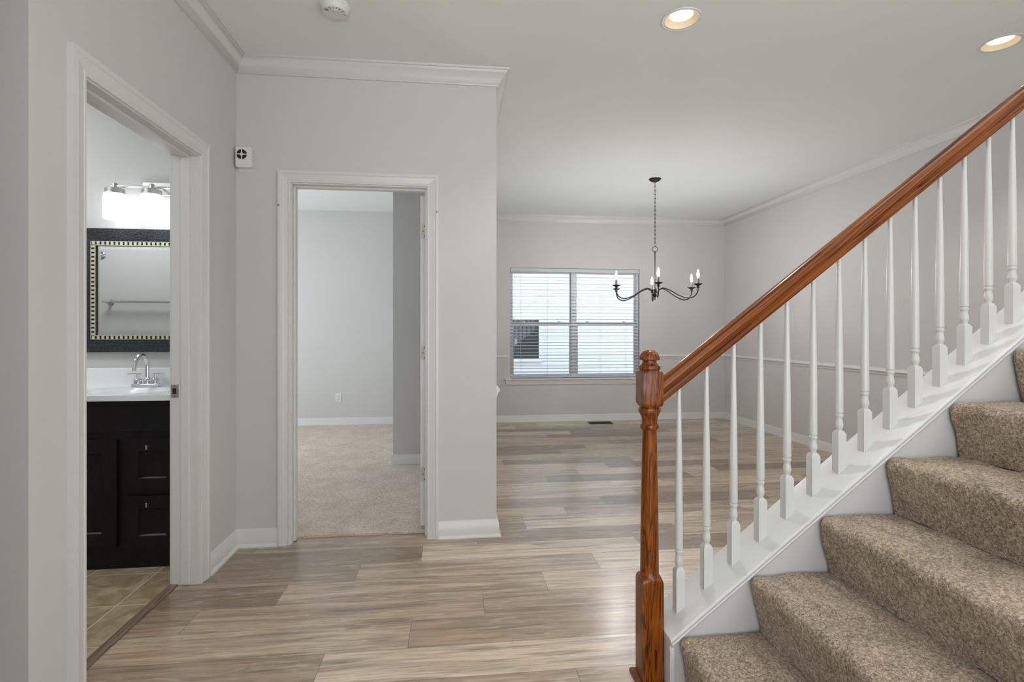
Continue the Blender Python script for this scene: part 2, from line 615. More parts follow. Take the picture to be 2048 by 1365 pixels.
g = G().box(-6, -2.2, -2.6, -2.48, 0, CZ).box(2.6, XR + .1, -2.6, -2.48, 0, CZ).box(-2.2, 2.6, -2.6, -2.48, 2.6, CZ).box(-2.2, 2.6, -2.6, -2.48, 0, .3)
g.box(-6.1, -6, -2.6, 1.76, 0, CZ)
struct('wall_entry', g, wp, 'entry walls behind the viewpoint', 'wall')
struct('wall_fill_block', G().box(-6, -.75, .30, .40, 0, CZ), wp, 'added wall outside the view, shading the wall at the left edge', 'wall')  # added unseen blocker, keeps fill light off the left edge wall
struct('wall_stair_outer', G().hull_prism([(.73, .56, 0), (XR, .56, 0), (XR, .56, .7673 * XR - .36), (.73, .56, .20)], (0, .095, 0)), wp, 'low sloping wall along the near side of the stairs outside the view', 'wall')

# crown moulding
crown = [(0, -.085), (.010, -.085), (.013, -.074), (.019, -.071), (.024, -.058), (.036, -.040), (.050, -.026), (.058, -.021), (.061, -.012), (.070, -.010), (.072, 0), (0, 0)]
path = [(-3.0, 1.645, CZ), (XL, 1.645, CZ), (XL, YP, CZ), (XE, YP, CZ), (XE, YB, CZ), (XR, YB, CZ), (XR, 0.7, CZ)]
names = ['crown moulding on the wall at the left edge', 'white crown moulding above the bathroom doorway wall', 'white crown moulding above the middle doorway wall',
         'white crown moulding on the dining room side of the partition end', 'white crown moulding above the window wall', 'white crown moulding rising behind the handrail']
for i, gg in enumerate(sweep(path, (0, 0, 1), crown, -1)):
    struct('trim_%d' % (i + 1), gg, 'trim_paint', names[i], 'crown moulding', smooth=50)

# baseboards with shoe
base = [(0, 0), (.026, 0), (.026, .006), (.022, .014), (.014, .018), (.014, .078), (.011, .082), (.011, .088), (.006, .096), (.003, .100), (0, .100)]
bsmall = [(0, 0), (.018, 0), (.018, .006), (.013, .012), (.013, .072), (.006, .086), (0, .088)]
i = 0
for side, gg, lab in [
    ('hall', sweep([(-3.0, 1.645, 0), (XL, 1.645, 0), (XL, 1.793, 0)], (0, 0, 1), base, -1), ['baseboard at the left edge turning the corner', 'short white baseboard piece beside the near door casing']),
    ('left', sweep([(XL, 2.732, 0), (XL, YP, 0), (-.988, YP, 0)], (0, 0, 1), base, -1), ['short white baseboard right of the bathroom door casing', 'short white baseboard left of the middle doorway']),
    ('right', sweep([(-.089, YP, 0), (XE, YP, 0), (XE, YB, 0)], (0, 0, 1), base, -1), ['white baseboard right of the middle doorway ending at the corner', 'baseboard along the dining room side of the partition']),
    ('back', sweep([(XE, YB, 0), (XR, YB, 0), (XR, 1.85, 0)], (0, 0, 1), bsmall, -1), ['white baseboard under the dining room window', 'white baseboard of the right wall behind the balusters']),
    ('bedroom', sweep([(-3.7, YB, .012), (-.545, YB, .012)], (0, 0, 1), bsmall, -1), ['white baseboard on the far wall of the carpeted room']),
    ('closet', sweep([(-.545, 6.8, .012), (-.545, 4.789, .012), (XE - .115, 4.789, .012)], (0, 0, 1), bsmall, -1), ['baseboard side of the closet corner', 'white baseboard across the closet corner in the carpeted room'])]:
    for k, s_ in enumerate(gg):
        struct('baseboard_' + side + ('' if k == 0 else '_%d' % (k + 1)), s_, 'trim_paint', lab[k], 'baseboard', smooth=40)

# chair rail
rail_p = [(0, 0), (.005, 0), (.009, .008), (.009, .018), (.020, .028), (.022, .036), (.018, .044), (.010, .050), (.006, .060), (0, .060)]
gs = sweep([(XE, YP + .002, .827), (XE, YB, .827), (WX0 - .02, YB, .827)], (0, 0, 1), rail_p, -1)
struct('trim_7', gs[0], 'trim_paint', 'chair rail end poking out at the partition corner', 'chair rail', smooth=40)
struct('trim_8', gs[1], 'trim_paint', 'short white chair rail left of the window', 'chair rail', smooth=40)
gs = sweep([(WX1 + .02, YB, .827), (XR, YB, .827), (XR, 1.9, .827)], (0, 0, 1), rail_p, -1)
struct('trim_9', gs[0], 'trim_paint', 'white chair rail right of the window', 'chair rail', smooth=40)
struct('trim_10', gs[1], 'trim_paint', 'long white chair rail on the right wall behind balusters', 'chair rail', smooth=40)

# ------------------------------------------------------------------ doorways
cas = [(0, 0), (0, .010), (.003, .0125), (.010, .0125), (.0125, .0105), (.015, .012), (.030, .0145), (.044, .0175), (.046, .0155), (.049, .0185), (.052, .020), (1, .020), (1, 0)]


def casing_prof(w):
    return [(w if a == 1 else a * w / .066, b) for a, b in cas]


door1 = thing('door_1', (XL, 2.26, 0), 'open bathroom doorway with white casing, no door leaf in view', 'doorway', kind='structure')
for gg in sweep([(XL, D1[0] - .006, 0), (XL, D1[0] - .006, D1[2] + .006), (XL, D1[1] + .006, D1[2] + .006), (XL, D1[1] + .006, 0)], (1, 0, 0), casing_prof(.073), 1):
    obj('casing', gg, 'trim_paint', door1)
for gg in sweep([(XLB, D1[1] + .006, 0), (XLB, D1[1] + .006, D1[2] + .006), (XLB, D1[0] - .006, D1[2] + .006), (XLB, D1[0] - .006, 0)], (-1, 0, 0), casing_prof(.066), 1):
    obj('casing', gg, 'trim_paint', door1)
for y0, y1 in ((D1[0] - .018, D1[0]), (D1[1], D1[1] + .018)):
    obj('jamb', G().box(XLB - .002, XL + .002, y0, y1, 0, D1[2]), 'trim_paint', door1, bevel=.001)
obj('head_jamb', G().box(XLB - .002, XL + .002, D1[0] - .018, D1[1] + .018, D1[2], D1[2] + .018), 'trim_paint', door1, bevel=.001)
g = G().box(-1.290, -1.252, D1[0], D1[0] + .011, .008, D1[2]).box(-1.290, -1.252, D1[1] - .011, D1[1], .008, D1[2]).box(-1.290, -1.252, D1[0] + .011, D1[1] - .011, D1[2] - .011, D1[2])
obj('door_stop', g, 'trim_paint', door1, bevel=.002)
sp = obj('strike_plate', G().box(-1.337, -1.300, D1[1] - .0025, D1[1] + .001, .896, .958), 'brushed_nickel', door1, bevel=.001, label='worn metal strike plate')
obj('latch_hole', G().box(-1.330, -1.313, D1[1] - .0032, D1[1] - .002, .913, .941), 'dark_slot', sp)
for z in (.903, .951):
    obj('screw', G().lathe([(.003, -.0008), (.003, 0)], (-1.321, D1[1] - .0026, z), 'y', 10), 'dark_slot', sp)

door2 = thing('door_2', (-.54, YP, 0), 'open middle doorway with white casing into the carpeted room', 'doorway', kind='structure')
for gg in sweep([(D2[0] - .006, YP, 0), (D2[0] - .006, YP, D2[2] + .006), (D2[1] + .006, YP, D2[2] + .006), (D2[1] + .006, YP, 0)], (0, -1, 0), casing_prof(.065), 1):
    obj('casing', gg, 'trim_paint', door2)
for x0, x1 in ((D2[0] - .018, D2[0]), (D2[1], D2[1] + .018)):
    obj('jamb', G().box(x0, x1, YP - .002, YPB + .002, 0, D2[2]), 'trim_paint', door2, bevel=.001)
obj('head_jamb', G().box(D2[0] - .018, D2[1] + .018, YP - .002, YPB + .002, D2[2], D2[2] + .018), 'trim_paint', door2, bevel=.001)
g = G().box(D2[0], D2[0] + .011, 3.120, 3.158, .005, D2[2]).box(D2[1] - .011, D2[1], 3.120, 3.158, .005, D2[2]).box(D2[0] + .011, D2[1] - .011, 3.120, 3.158, D2[2] - .011, D2[2])
obj('door_stop', g, 'trim_paint', door2, bevel=.002)
leaf = obj('door_leaf', G().box(-.203, -.166, 3.204, 3.94, .034, 2.032), 'trim_paint', door2, bevel=.002, label='door leaf standing open edge-on')
for z0, m_ in ((1.772, 'old_hinge_paint'), (1.036, 'old_hinge_paint'), (.300, 'worn_steel')):
    poly = []
    zc, hh = z0 + .0445, .0445
    for k in range(5):
        a = PI / 2 + (PI / 2) * k / 4
        poly.append((-.189 + .010 * math.cos(a), 3.2038, zc + hh - .010 + .010 * math.sin(a)))
    for k in range(5):
        a = PI + (PI / 2) * k / 4
        poly.append((-.189 + .010 * math.cos(a), 3.2038, zc - hh + .010 + .010 * math.sin(a)))
    poly += [(-.167, 3.2038, zc - hh), (-.167, 3.2038, zc + hh)]
    h = obj('hinge', G().hull_prism(poly, (0, -.0022, 0)), m_, leaf, label='painted hinge leaf' if m_[0] == 'o' else 'bare metal hinge leaf')
    for dx_, dz_ in ((-.178, -.030), (-.187, 0), (-.178, .030)):
        obj('screw', G().lathe([(.0036, -.0008), (.0036, 0)], (dx_, 3.2016, zc + dz_), 'y', 10), 'dark_slot', h)
for x_, z_ in ((-.981, 1.922), (-.099, 1.905)):
    obj('screw_hole', G().lathe([(.0045, -.001), (.0045, 0)], (x_, YP - .020, z_), 'y', 10), 'grille_grey', door2)

# ------------------------------------------------------------------ window with blind
win = thing('window_1', (1.62, YB + .1, WZ0), 'wide double window above the dining room baseboard', 'window', kind='structure')
v = 'vinyl'
F0, F1 = YB + .060, YB + .125
g = G().box(WX0, WX0 + .035, F0, F1, WZ0, WZ1).box(WX1 - .035, WX1, F0, F1, WZ0, WZ1)
g.box(WX0 + .035, WX1 - .035, F0, F1, WZ1 - .035, WZ1).box(WX0 + .035, WX1 - .035, F0, F1, WZ0 - .02, WZ0 + .02)
obj('window_frame', g, v, win, bevel=.002)
obj('mullion', G().box(1.572, 1.646, F0 - .012, F1, WZ0 + .02, WZ1 - .035), v, win, bevel=.002)
for x0, x1 in ((WX0 + .035, 1.572), (1.646, WX1 - .035)):
    # lower sash (inner track) and upper sash (outer track)
    a, b = F0 + .006, F0 + .030
    g = G().box(x0, x0 + .022, a, b, .603, 1.327).box(x1 - .022, x1, a, b, .603, 1.327)
    g.box(x0 + .022, x1 - .022, a, b, .603, .628).box(x0 + .022, x1 - .022, a, b, 1.280, 1.327)
    s_ = obj('lower_sash', g, v, win, bevel=.002)
    obj('pane', G().box(x0 + .022, x1 - .022, a + .010, a + .013, .628, 1.280), 'pane_glass', s_)
    for lx in (x0 + .16, x1 - .16):
        obj('sash_lock', G().lathe([(.020, 0), (.018, .008), (.006, .010)], (lx, a + .010, 1.327), 'z', 14).box(lx - .03, lx + .008, a + .002, a + .010, 1.335, 1.342), v, s_)
    a, b = F0 + .032, F0 + .056
    g = G().box(x0, x0 + .012, a, b, 1.285, 2.011).box(x1 - .012, x1, a, b, 1.285, 2.011)
    g.box(x0 + .012, x1 - .012, a, b, 1.285, 1.32).box(x0 + .012, x1 - .012, a, b, 1.985, 2.011)
    s_ = obj('upper_sash', g, v, win, bevel=.002)
    obj('pane', G().box(x0 + .012, x1 - .012, a + .010, a + .013, 1.32, 1.985), 'pane_glass', s_)
obj('window_sill', G().box(.662, 2.585, YB - .035, YB, .556, .578).box(WX0, WX1, YB, F0, .556, .578), 'trim_paint', win, bevel=.004)
g = G().add([(.690, YB - .001, .492), (2.556, YB - .001, .492), (2.556, YB - .012, .492), (.690, YB - .012, .492),
             (.676, YB - .001, .556), (2.571, YB - .001, .556), (2.571, YB - .022, .556), (.676, YB - .022, .556)],
            [(0, 1, 2, 3), (4, 7, 6, 5), (0, 4, 5, 1), (1, 5, 6, 2), (2, 6, 7, 3), (3, 7, 4, 0)])
obj('sill_apron', g, 'trim_paint', win, bevel=.002)

blind = thing('window_blind', (1.62, YB + .03, .60), 'white horizontal slatted blind hanging open across the wide window', 'window blind')
obj('headrail', G().box(WX0 + .004, WX1 - .004, YB + .002, YB + .050, 1.992, 2.042), 'slat_vinyl', blind, bevel=.003)
g = G()
z = 1.972
tilt = math.radians(4)
nsl = 0
while z > .630:
    cy = YB + .030
    c_, s_ = math.cos(tilt), math.sin(tilt)
    prof = [(-.025, 0), (0, .0022), (.025, 0), (.025, .0024), (0, .0046), (-.025, .0024)]
    pts = [(WX0 + .010, cy + a * c_ - b * s_, z + a * s_ + b * c_) for a, b in prof]
    g.hull_prism(pts, (WX1 - WX0 - .020, 0, 0))
    z -= .0437
    nsl += 1
obj('slats', g, 'slat_vinyl', blind)
obj('bottom_rail', G().box(WX0 + .010, WX1 - .010, YB + .006, YB + .054, .585, .602), 'slat_vinyl', blind, bevel=.003)
for x_ in (.883, 1.244, 1.968, 2.328):
    g = G()
    for y_ in (YB + .004, YB + .056):
        g.tube([(x_, y_, .60), (x_, y_, 2.0)], .0012, 6)
    obj('ladder_cord', g, 'slat_vinyl', blind)
for x_ in (.80, 2.46):
    obj('lift_cord', G().tube([(x_, YB + .001, 1.08 if x_ > 2 else .95), (x_, YB + .001, 2.0)], .0014, 6).lathe([(.004, 0), (.007, .012), (.003, .03)], (x_, YB + .001, 1.05 if x_ > 2 else .92), 'z', 8), 'slat_vinyl', blind)

# outside: neighbour's wall
nb = thing('neighbor_house', (1.6, 10, -.4), 'pale sided house wall with a small dark window, seen through the blind', 'house')
g = G()
for k in range(30):
    z0 = -.4 + k * .115
    g.hull_prism([(-4, 10.0, z0), (-4, 10.10, z0), (-4, 10.10, z0 + .115), (-4, 10.012, z0 + .115)], (12, 0, 0))
obj('siding', g, 'siding', nb)
g = G().box(.40, .47, 9.97, 10.02, .60, 1.49).box(1.63, 1.70, 9.97, 10.02, .60, 1.49).box(.47, 1.63, 9.97, 10.02, .60, .665).box(.47, 1.63, 9.97, 10.02, 1.42, 1.49)
wf = obj('window_frame', g, 'siding', nb)
obj('pane', G().box(.47, 1.63, 9.985, 9.995, .665, 1.42), 'dark_window', wf)
struct('ground', G().add([(-6, YB + .147, -.4), (9, YB + .147, -.4), (9, 12, -.4), (-6, 12, -.4)], [(0, 1, 2, 3)]), 'concrete', 'pale ground strip outside between the two houses', 'ground')

# ------------------------------------------------------------------ stairs
SL, S0 = .7673, -.3586
capz = lambda x: SL * x + S0 - SL * 0.0
KX0, KX1 = .716, 3.70
KY0, KY1 = 1.674, 1.840
g = G().hull_prism([(KX0, KY0, 0), (KX1, KY0, 0), (KX1, KY0, capz(KX1) - .02), (KX0, KY0, capz(KX0) - .02)], (0, KY1 - KY0, 0))
struct('wall_stair', g, wp, 'greige sloping knee wall beside the carpeted steps', 'wall')
struct('trim_corner', G().box(KX0 - .004, KX0 + .012, KY0 - .012, KY0 + .004, 0, capz(KX0) - .03), 'trim_paint', 'narrow white corner strip on the knee wall end behind the newel', 'trim', bevel=.002)

stairs = thing('staircase', (.74, 1.16, 0), 'staircase of beige-brown carpeted steps climbing to the right', 'staircase')
RUN, RISE = .249, .191
SY0, SY1 = .662, 1.668


def step(k):
    """one carpet-wrapped step: riser and rounded nosing, then the tread"""
    xn = .737 + RUN * k - .0
    zt = RISE * (k + 1) + .006
    zb = RISE * k + (.006 if k else 0)
    r = .026
    prof = []
    xb = xn + .040
    n1 = 26
    # riser from foot up, leaning out to the nose
    for i in range(n1 + 1):
        t = i / n1
        z_ = zb + (zt - r * 1.25 - zb) * t
        x_ = xb - .034 * t ** 1.3 - .003 * math.sin(PI * t)
        prof.append((x_, z_))
    x0, z0 = prof[-1]
    cx, cz = x0 + r * 1.05, zt - r
    for i in range(1, 11):
        a = PI - (PI / 2) * i / 10 - .0
        prof.append((cx + (cx - x0) * math.cos(a), cz + r * math.sin(a)))
    xe = .737 + RUN * (k + 1) + .060
    n2 = 34
    xs_ = prof[-1][0]
    for i in range(1, n2 + 1):
        t = i / n2
        prof.append((xs_ + (xe - xs_) * t, zt + .0025 * math.sin(PI * t) - .003 * max(0, (t - .9) / .1)))
    # normals
    m = len(prof)
    nrm = []
    for i in range(m):
        a = Vector(prof[max(i - 1, 0)]); b = Vector(prof[min(i + 1, m - 1)])
        t = (b - a).normalized()
        nrm.append((-t.y, t.x))
    ny = 210
    rnd_ = random.Random(100 + k)
    vs, fs = [], []
    for j in range(ny + 1):
        y = SY0 + (SY1 - SY0) * j / ny
        d = min(y - SY0, SY1 - y)
        R = .016
        pull = R - math.sqrt(max(0, R * R - (R - d) ** 2)) if d < R else 0
        for i in range(m):
            e = rnd_.uniform(-.0016, .0016)
            wv = .0018 * math.sin(y * 23 + i * .21 + k * 2.1) + .0012 * math.sin(y * 41 - i * .33 + k)
            h = e + wv - pull
            vs.append((prof[i][0] + nrm[i][0] * h, y, prof[i][1] + nrm[i][1] * h))
    for j in range(ny):
        for i in range(m - 1):
            fs.append((j * m + i, j * m + i + 1, (j + 1) * m + i + 1, (j + 1) * m + i))
    gg = G()
    gg.v, gg.f = vs, fs
    o = obj('step', gg, 'stair_carpet', stairs, smooth=180)
    return o


for k in range(9):
    step(k)

rail = thing('stair_railing', (.677, 1.757, 0), 'stair railing with reddish oak newel and handrail over white balusters', 'stair railing')
# base rail: sloped cap with bullnose edges
cap_prof = [(-.0, -.020), (.006, -.020), (.012, -.014), (.012, -.012), (.004, -.012)]
t = .019
yy = [(1.660, -.006), (1.663, -.0015), (1.667, 0), (1.846, 0), (1.850, -.0015), (1.853, -.006), (1.853, -.013), (1.850, -.018), (1.846, -t), (1.667, -t), (1.663, -.018), (1.660, -.013)]
g = G().hull_prism([(KX0 - .002, y, SL * (KX0 - .002) + S0 + z) for y, z in yy], (KX1 - KX0, 0, SL * (KX1 - KX0)))
obj('base_rail', g, 'trim_paint', rail, smooth=40)
yb = [(1.674, -t), (1.664, -t), (1.662, -t - .004), (1.664, -t - .010), (1.668, -t - .012), (1.670, -t - .018), (1.674, -t - .020)]
g = G().hull_prism([(KX0 + .004, y, SL * (KX0 + .004) + S0 + z) for y, z in yb], (KX1 - KX0, 0, SL * (KX1 - KX0)))
obj('cove_moulding', g, 'trim_paint', rail, smooth=40)

# newel post
NX, NY = .677, 1.757


def block(g, w, z0, z1, ch_bot, ch_top):
    """square block whose ends turn to a round neck: scalloped shoulders"""
    n = 32
    rows = []
    def sq(a):
        return 1.0 / max(abs(math.cos(a)), abs(math.sin(a)))
    hw = w / 2
    levels = []
    if ch_bot:
        for i in range(5):
            levels.append((z0, i / 4.0, -1))
    vs, fs = [], []
    def ring(z, k, sgn):
        # k=1 -> full square; k=0 -> circle of radius hw*0.92; corners drop by shoulder curve
        out = []
        for i in range(n):
            a = 2 * PI * i / n + PI / 4
            rs = hw * min(sq(a), 1.36)
            rc = hw * .93
            r = rc + (rs - rc) * k
            out.append((NX + r * math.cos(a), NY + r * math.sin(a), z))
        return out
    seq = []
    if ch_bot:
        seq += [(z0 + ch_bot * (1 - math.cos(PI / 2 * i / 4)), math.sin(PI / 2 * i / 4), 0) for i in range(5)]
    else:
        seq += [(z0, 1, 0)]
    if ch_top:
        seq += [(z1 - ch_top * (1 - math.cos(PI / 2 * (4 - i) / 4)), math.sin(PI / 2 * (4 - i) / 4), 0) for i in range(5)]
    else:
        seq += [(z1, 1, 0)]
    for z, k, _ in seq:
        vs += ring(z, k, 0)
    for j in range(len(seq) - 1):
        for i in range(n):
            fs.append((j * n + i, j * n + (i + 1) % n, (j + 1) * n + (i + 1) % n, (j + 1) * n + i))
    fs.append(tuple(range(n))[::-1]); fs.append(tuple(range((len(seq) - 1) * n, len(seq) * n)))
    g.add(vs, fs)


g = G()
block(g, .0765, 0, .366, 0, .022)
block(g, .0755, .952, 1.078, .016, .012)
prof = [(.030, .335), (.0385, .340), (.0395, .347), (.0385, .353), (.034, .356), (.0355, .359), (.0355, .366), (.0318, .372), (.0316, .40), (.0305, .52), (.0282, .68), (.0255, .82), (.0240, .868),
        (.0245, .872), (.0305, .875), (.0318, .882), (.0305, .889), (.0262, .892), (.0262, .905), (.0285, .917), (.0340, .927), (.0350, .931), (.0378, .934), (.0384, .940), (.0378, .946), (.033, .949), (.033, .956)]
g.lathe(prof, (NX, NY, 0), 'z', 32)
prof = [(.034, 1.070), (.034, 1.079), (.0370, 1.082), (.0378, 1.088), (.0365, 1.094), (.030, 1.097), (.0265, 1.100), (.0240, 1.106), (.0250, 1.112), (.0340, 1.1135), (.0352, 1.117), (.0345, 1.124), (.031, 1.133), (.025, 1.141), (.016, 1.147), (.006, 1.1495), (.001, 1.1498)]
g.lathe(prof, (NX, NY, 0), 'z', 32)
post = obj('newel_post', g, 'oak_upright', rail, smooth=35, label='reddish oak newel post with turned shaft and mushroom cap')
sh = [(.0, 0), (.016, 0), (.016, .006), (.012, .013), (.005, .017), (0, .017)]
hw = .0383
pth = [(NX + hw, NY - hw, 0), (NX - hw, NY - hw, 0), (NX - hw, NY + hw, 0), (NX + hw, NY + hw, 0)]
g = G()
for gg in sweep(pth, (0, 0, 1), sh, 1):
    g.add(gg.v, gg.f)
obj('base_shoe', g, 'oak_upright', post, smooth=40)

# handrail: profile extruded along the slope (local X along the rail)
ang = math.atan(.767)
hp = [(-.0235, -.040), (.0235, -.040), (.0255, -.034), (.0245, -.024), (.0235, -.016), (.0255, -.010), (.0305, -.004), (.0315, .006), (.0300, .018), (.0255, .028), (.0180, .035), (.0090, .0385), (0, .0395)]
hp = [(a * .86, b * .83) for a, b in hp]
hp = hp + [(-a, b) for a, b in hp[-2:1:-1]]
Lr = 3.2
n = len(hp)
g = G()
st = .0375
g.add([(b * math.tan(ang), a, b) for a, b in hp] + [(Lr, a, b) for a, b in hp],
      [tuple(range(n)), tuple(range(n, 2 * n))[::-1]] + [(k, n + k, n + (k + 1) % n, (k + 1) % n) for k in range(n)])
hr = obj('handrail', g, 'oak_rail', rail, smooth=35, label='long reddish oak handrail')
RZ0 = 1.006                       # rail axis height at the newel face
hr.location = Vector((NX + st, NY, RZ0)) - wpos(rail)
hr.rotation_euler = (0, -ang, 0)

# balusters
bw = .032
BZ = lambda x: SL * x + S0        # top of the base rail at world x


def baluster_mesh(length):
    g = G()
    hw = bw / 2
    bt = .136
    lo = lambda x: SL * x
    # square foot with bottom cut to the slope and a pyramid shoulder
    vs = [(x, y, lo(x)) for x, y in ((-hw, -hw), (hw, -hw), (hw, hw), (-hw, hw))]
    vs += [(x, y, bt - .004) for x, y in ((-hw, -hw), (hw, -hw), (hw, hw), (-hw, hw))]
    vs += [(x * .62, y * .62, bt + .007) for x, y in ((-hw, -hw), (hw, -hw), (hw, hw), (-hw, hw))]
    fs = [(3, 2, 1, 0)] + [(i, (i + 1) % 4, 4 + (i + 1) % 4, 4 + i) for i in range(4)] + [(4 + i, 4 + (i + 1) % 4, 8 + (i + 1) % 4, 8 + i) for i in range(4)] + [(8, 9, 10, 11)]
    g.add(vs, fs)
    top = length
    prof = [(.0122, bt + .001), (.0102, bt + .008), (.0098, bt + .013), (.0125, bt + .019), (.0138, bt + .026), (.0134, bt + .034), (.0112, bt + .046), (.0105, bt + .053), (.0112, bt + .056), (.0136, bt + .059), (.0139, bt + .063), (.0136, bt + .066),
            (.0108, bt + .068), (.0108, bt + .070), (.0134, bt + .073), (.0137, bt + .080), (.0132, bt + .20), (.0118, bt + .34), (.0098, bt + .46), (.0078, bt + .56), (.0073, top)]
    g.lathe(prof, (0, 0, 0), 'z', 20)
    return g


blen = (RZ0 - .034 / math.cos(ang)) + .755 * (.40) - (SL * (NX + st + .40) + S0)
first = None
for k in range(16):
    bx = .784 + .1013 * k
    if first is None:
        first = obj('baluster', baluster_mesh(.772), 'baluster_paint', rail, smooth=35, label='white turned baluster')
        b_ = first
    else:
        b_ = first.copy()
        COL.objects.link(b_)
        b_.parent = rail
    b_.location = Vector((bx, NY, BZ(bx))) - wpos(rail)

# ------------------------------------------------------------------ ceiling things
for i, ((cx, cy), lab) in enumerate(zip(CAN, ('white round recessed ceiling lamp nearer the hall, above the newel post', 'white round recessed ceiling lamp at the right edge above the handrail'))):
    rl = thing('recessed_light', (cx, cy, CZ), lab, 'ceiling light', 'recessed lamps in the white ceiling')
    obj('trim_ring', G().lathe([(.079, -.004), (.084, -.0065), (.094, -.005), (.097, 0), (.079, 0), (.079, -.004)], (cx, cy, CZ), 'z', 48, cap=False), 'trim_paint', rl, smooth=40)
    obj('baffle', G().lathe([(.079, -.004), (.072, .006), (.062, .016), (.056, .020), (.056, .030), (.082, .030)], (cx, cy, CZ), 'z', 48, cap=False), 'can_baffle', rl, smooth=40, label='cream inner baffle')
    obj('bulb', G().lathe([(.0555, .024), (.053, .018), (.035, .0150), (.002, .014)], (cx, cy, CZ), 'z', 32), 'can_bulb', rl, smooth=60, label='glowing lamp face')
    disc_light('downlight', (cx, cy, CZ + .002), 34, (1.0, .97, .94), 132, .5)

sm = thing('smoke_detector', (-.556, 2.530, CZ), 'round white smoke detector cut off by the top edge of the photo', 'smoke detector')
obj('housing', G().lathe([(.068, 0), (.068, -.012), (.062, -.018), (.060, -.028), (.052, -.036), (.002, -.038)], (-.556, 2.530, CZ), 'z', 40), 'white_plastic', sm, smooth=35)
g = G()
for a in (-2.6, -2.45, -2.3, -1.9, -1.2, -.9, -.4, .2):
    c_, s_ = math.cos(a), math.sin(a)
    x_, y_ = -.556 + .043 * c_, 2.530 + .043 * s_
    g.add([(x_ - .010 * c_ - .0012 * s_, y_ - .010 * s_ + .0012 * c_, CZ - .0377), (x_ - .010 * c_ + .0012 * s_, y_ - .010 * s_ - .0012 * c_, CZ - .0377),
           (x_ + .008 * c_ + .0012 * s_, y_ + .008 * s_ - .0012 * c_, CZ - .0368), (x_ + .008 * c_ - .0012 * s_, y_ + .008 * s_ + .0012 * c_, CZ - .0368)], [(0, 1, 2, 3)])
obj('slot_pattern', g, 'dark_slot', sm)
obj('test_button', G().lathe([(.012, -.037), (.012, -.041), (.010, -.042)], (-.545, 2.505, CZ), 'z', 20), 'white_plastic', sm)

# siren box in the corner above the middle doorway
al = thing('alarm_siren', (-1.158, YP, 2.10), 'small white alarm siren with round cross grille mounted in the wall corner', 'alarm')
ax0, ax1, az0, az1 = -1.203, -1.117, 2.121, 2.236


def rounded(x0, x1, z0, z1, r, y):
    out = []
    for cx, cz, a0 in ((x1 - r, z1 - r, 0), (x0 + r, z1 - r, PI / 2), (x0 + r, z0 + r, PI), (x1 - r, z0 + r, 1.5 * PI)):
        for k in range(6):
            a = a0 + (PI / 2) * k / 5
            out.append((cx + r * math.cos(a), y, cz + r * math.sin(a)))
    return out


obj('cover', G().hull_prism(rounded(ax0, ax1, az0, az1, .012, YP - .046), (0, .034, 0)), 'white_plastic', al, bevel=.003)
g = G().add([(ax0 + .004, YP - .012, az0 + .003), (ax1 - .004, YP - .012, az0 + .003), (ax1 - .004, YP - .012, az1 - .004), (ax0 + .004, YP - .012, az1 - .004),
             (ax0 + .008, YP, az0 - .012), (ax1 - .008, YP, az0 - .012), (ax1 - .008, YP, az1 - .006), (ax0 + .008, YP, az1 - .006)],
            [(0, 1, 2, 3), (4, 7, 6, 5), (0, 4, 5, 1), (1, 5, 6, 2), (2, 6, 7, 3), (3, 7, 4, 0)])
obj('back_plate', g, 'white_plastic', al)
gc = (-1.168, YP - .0475, 2.192)
obj('sound_hole', G().lathe([(.0275, 0), (.0275, .001)], gc, 'y', 32), 'dark_slot', al)
obj('grille_ring', G().lathe([(.0275, -.001), (.0300, -.003), (.0325, -.001), (.0325, .002), (.0275, .002), (.0275, -.001)], gc, 'y', 40, cap=False), 'white_plastic', al, smooth=40)
obj('grille_cross', G().box(gc[0] - .0285, gc[0] + .0285, gc[1] - .003, gc[1], gc[2] - .0022, gc[2] + .0022).box(gc[0] - .0022, gc[0] + .0022, gc[1] - .003, gc[1], gc[2] - .0285, gc[2] + .0285).lathe([(.009, -.003), (.007, -.004), (.002, -.0045)], gc, 'y', 16), 'white_plastic', al)

# ------------------------------------------------------------------ chandelier
CX, CY = 2.012, 5.072
ch = thing('chandelier', (CX, CY, CZ), 'black iron six-arm candle chandelier hanging on a chain before the window', 'chandelier')
obj('canopy', G().lathe([(.060, 0), (.060, -.004), (.052, -.014), (.036, -.026), (.016, -.033), (.006, -.036)], (CX, CY, CZ), 'z', 32), 'black_iron', ch, smooth=40)
g = G()
zt, zr = CZ - .036, 2.060
nl = 16
stepz = (zt - zr) / nl
for k in range(nl):
    zc = zt - (k + .5) * stepz
    pts = []
    for q_ in range(14):
        a = 2 * PI * q_ / 14
        u, w = .0085 * math.cos(a), (.5 * stepz + .004) * math.sin(a)
        ph = (0.3 if k % 2 else 0.3 + PI / 2)
        pts.append((CX + u * math.cos(ph), CY + u * math.sin(ph), zc + w))
    g.tube(pts, .0022, 6, closed=True)
obj('chain', g, 'black_iron', ch, smooth=60)
g = G().tube([(CX + .026 * math.cos(a) * .99, CY - .003 * math.cos(a), 2.034 + .026 * math.sin(a)) for a in [2 * PI * k / 28 for k in range(28)]], .0032, 8, closed=True)
obj('ring', g, 'black_iron', ch, smooth=60)
obj('rod', G().lathe([(.008, 2.008), (.009, 2.002), (.006, 1.992), (.0055, 1.62)], (CX, CY, 0), 'z', 14), 'black_iron', ch, smooth=40)
obj('hub', G().lathe([(.004, 1.522), (.006, 1.530), (.004, 1.545), (.010, 1.552), (.026, 1.566), (.034, 1.582), (.030, 1.596), (.016, 1.604), (.012, 1.615), (.015, 1.622), (.006, 1.63)], (CX, CY, 0), 'z', 20), 'black_iron', ch, smooth=40)


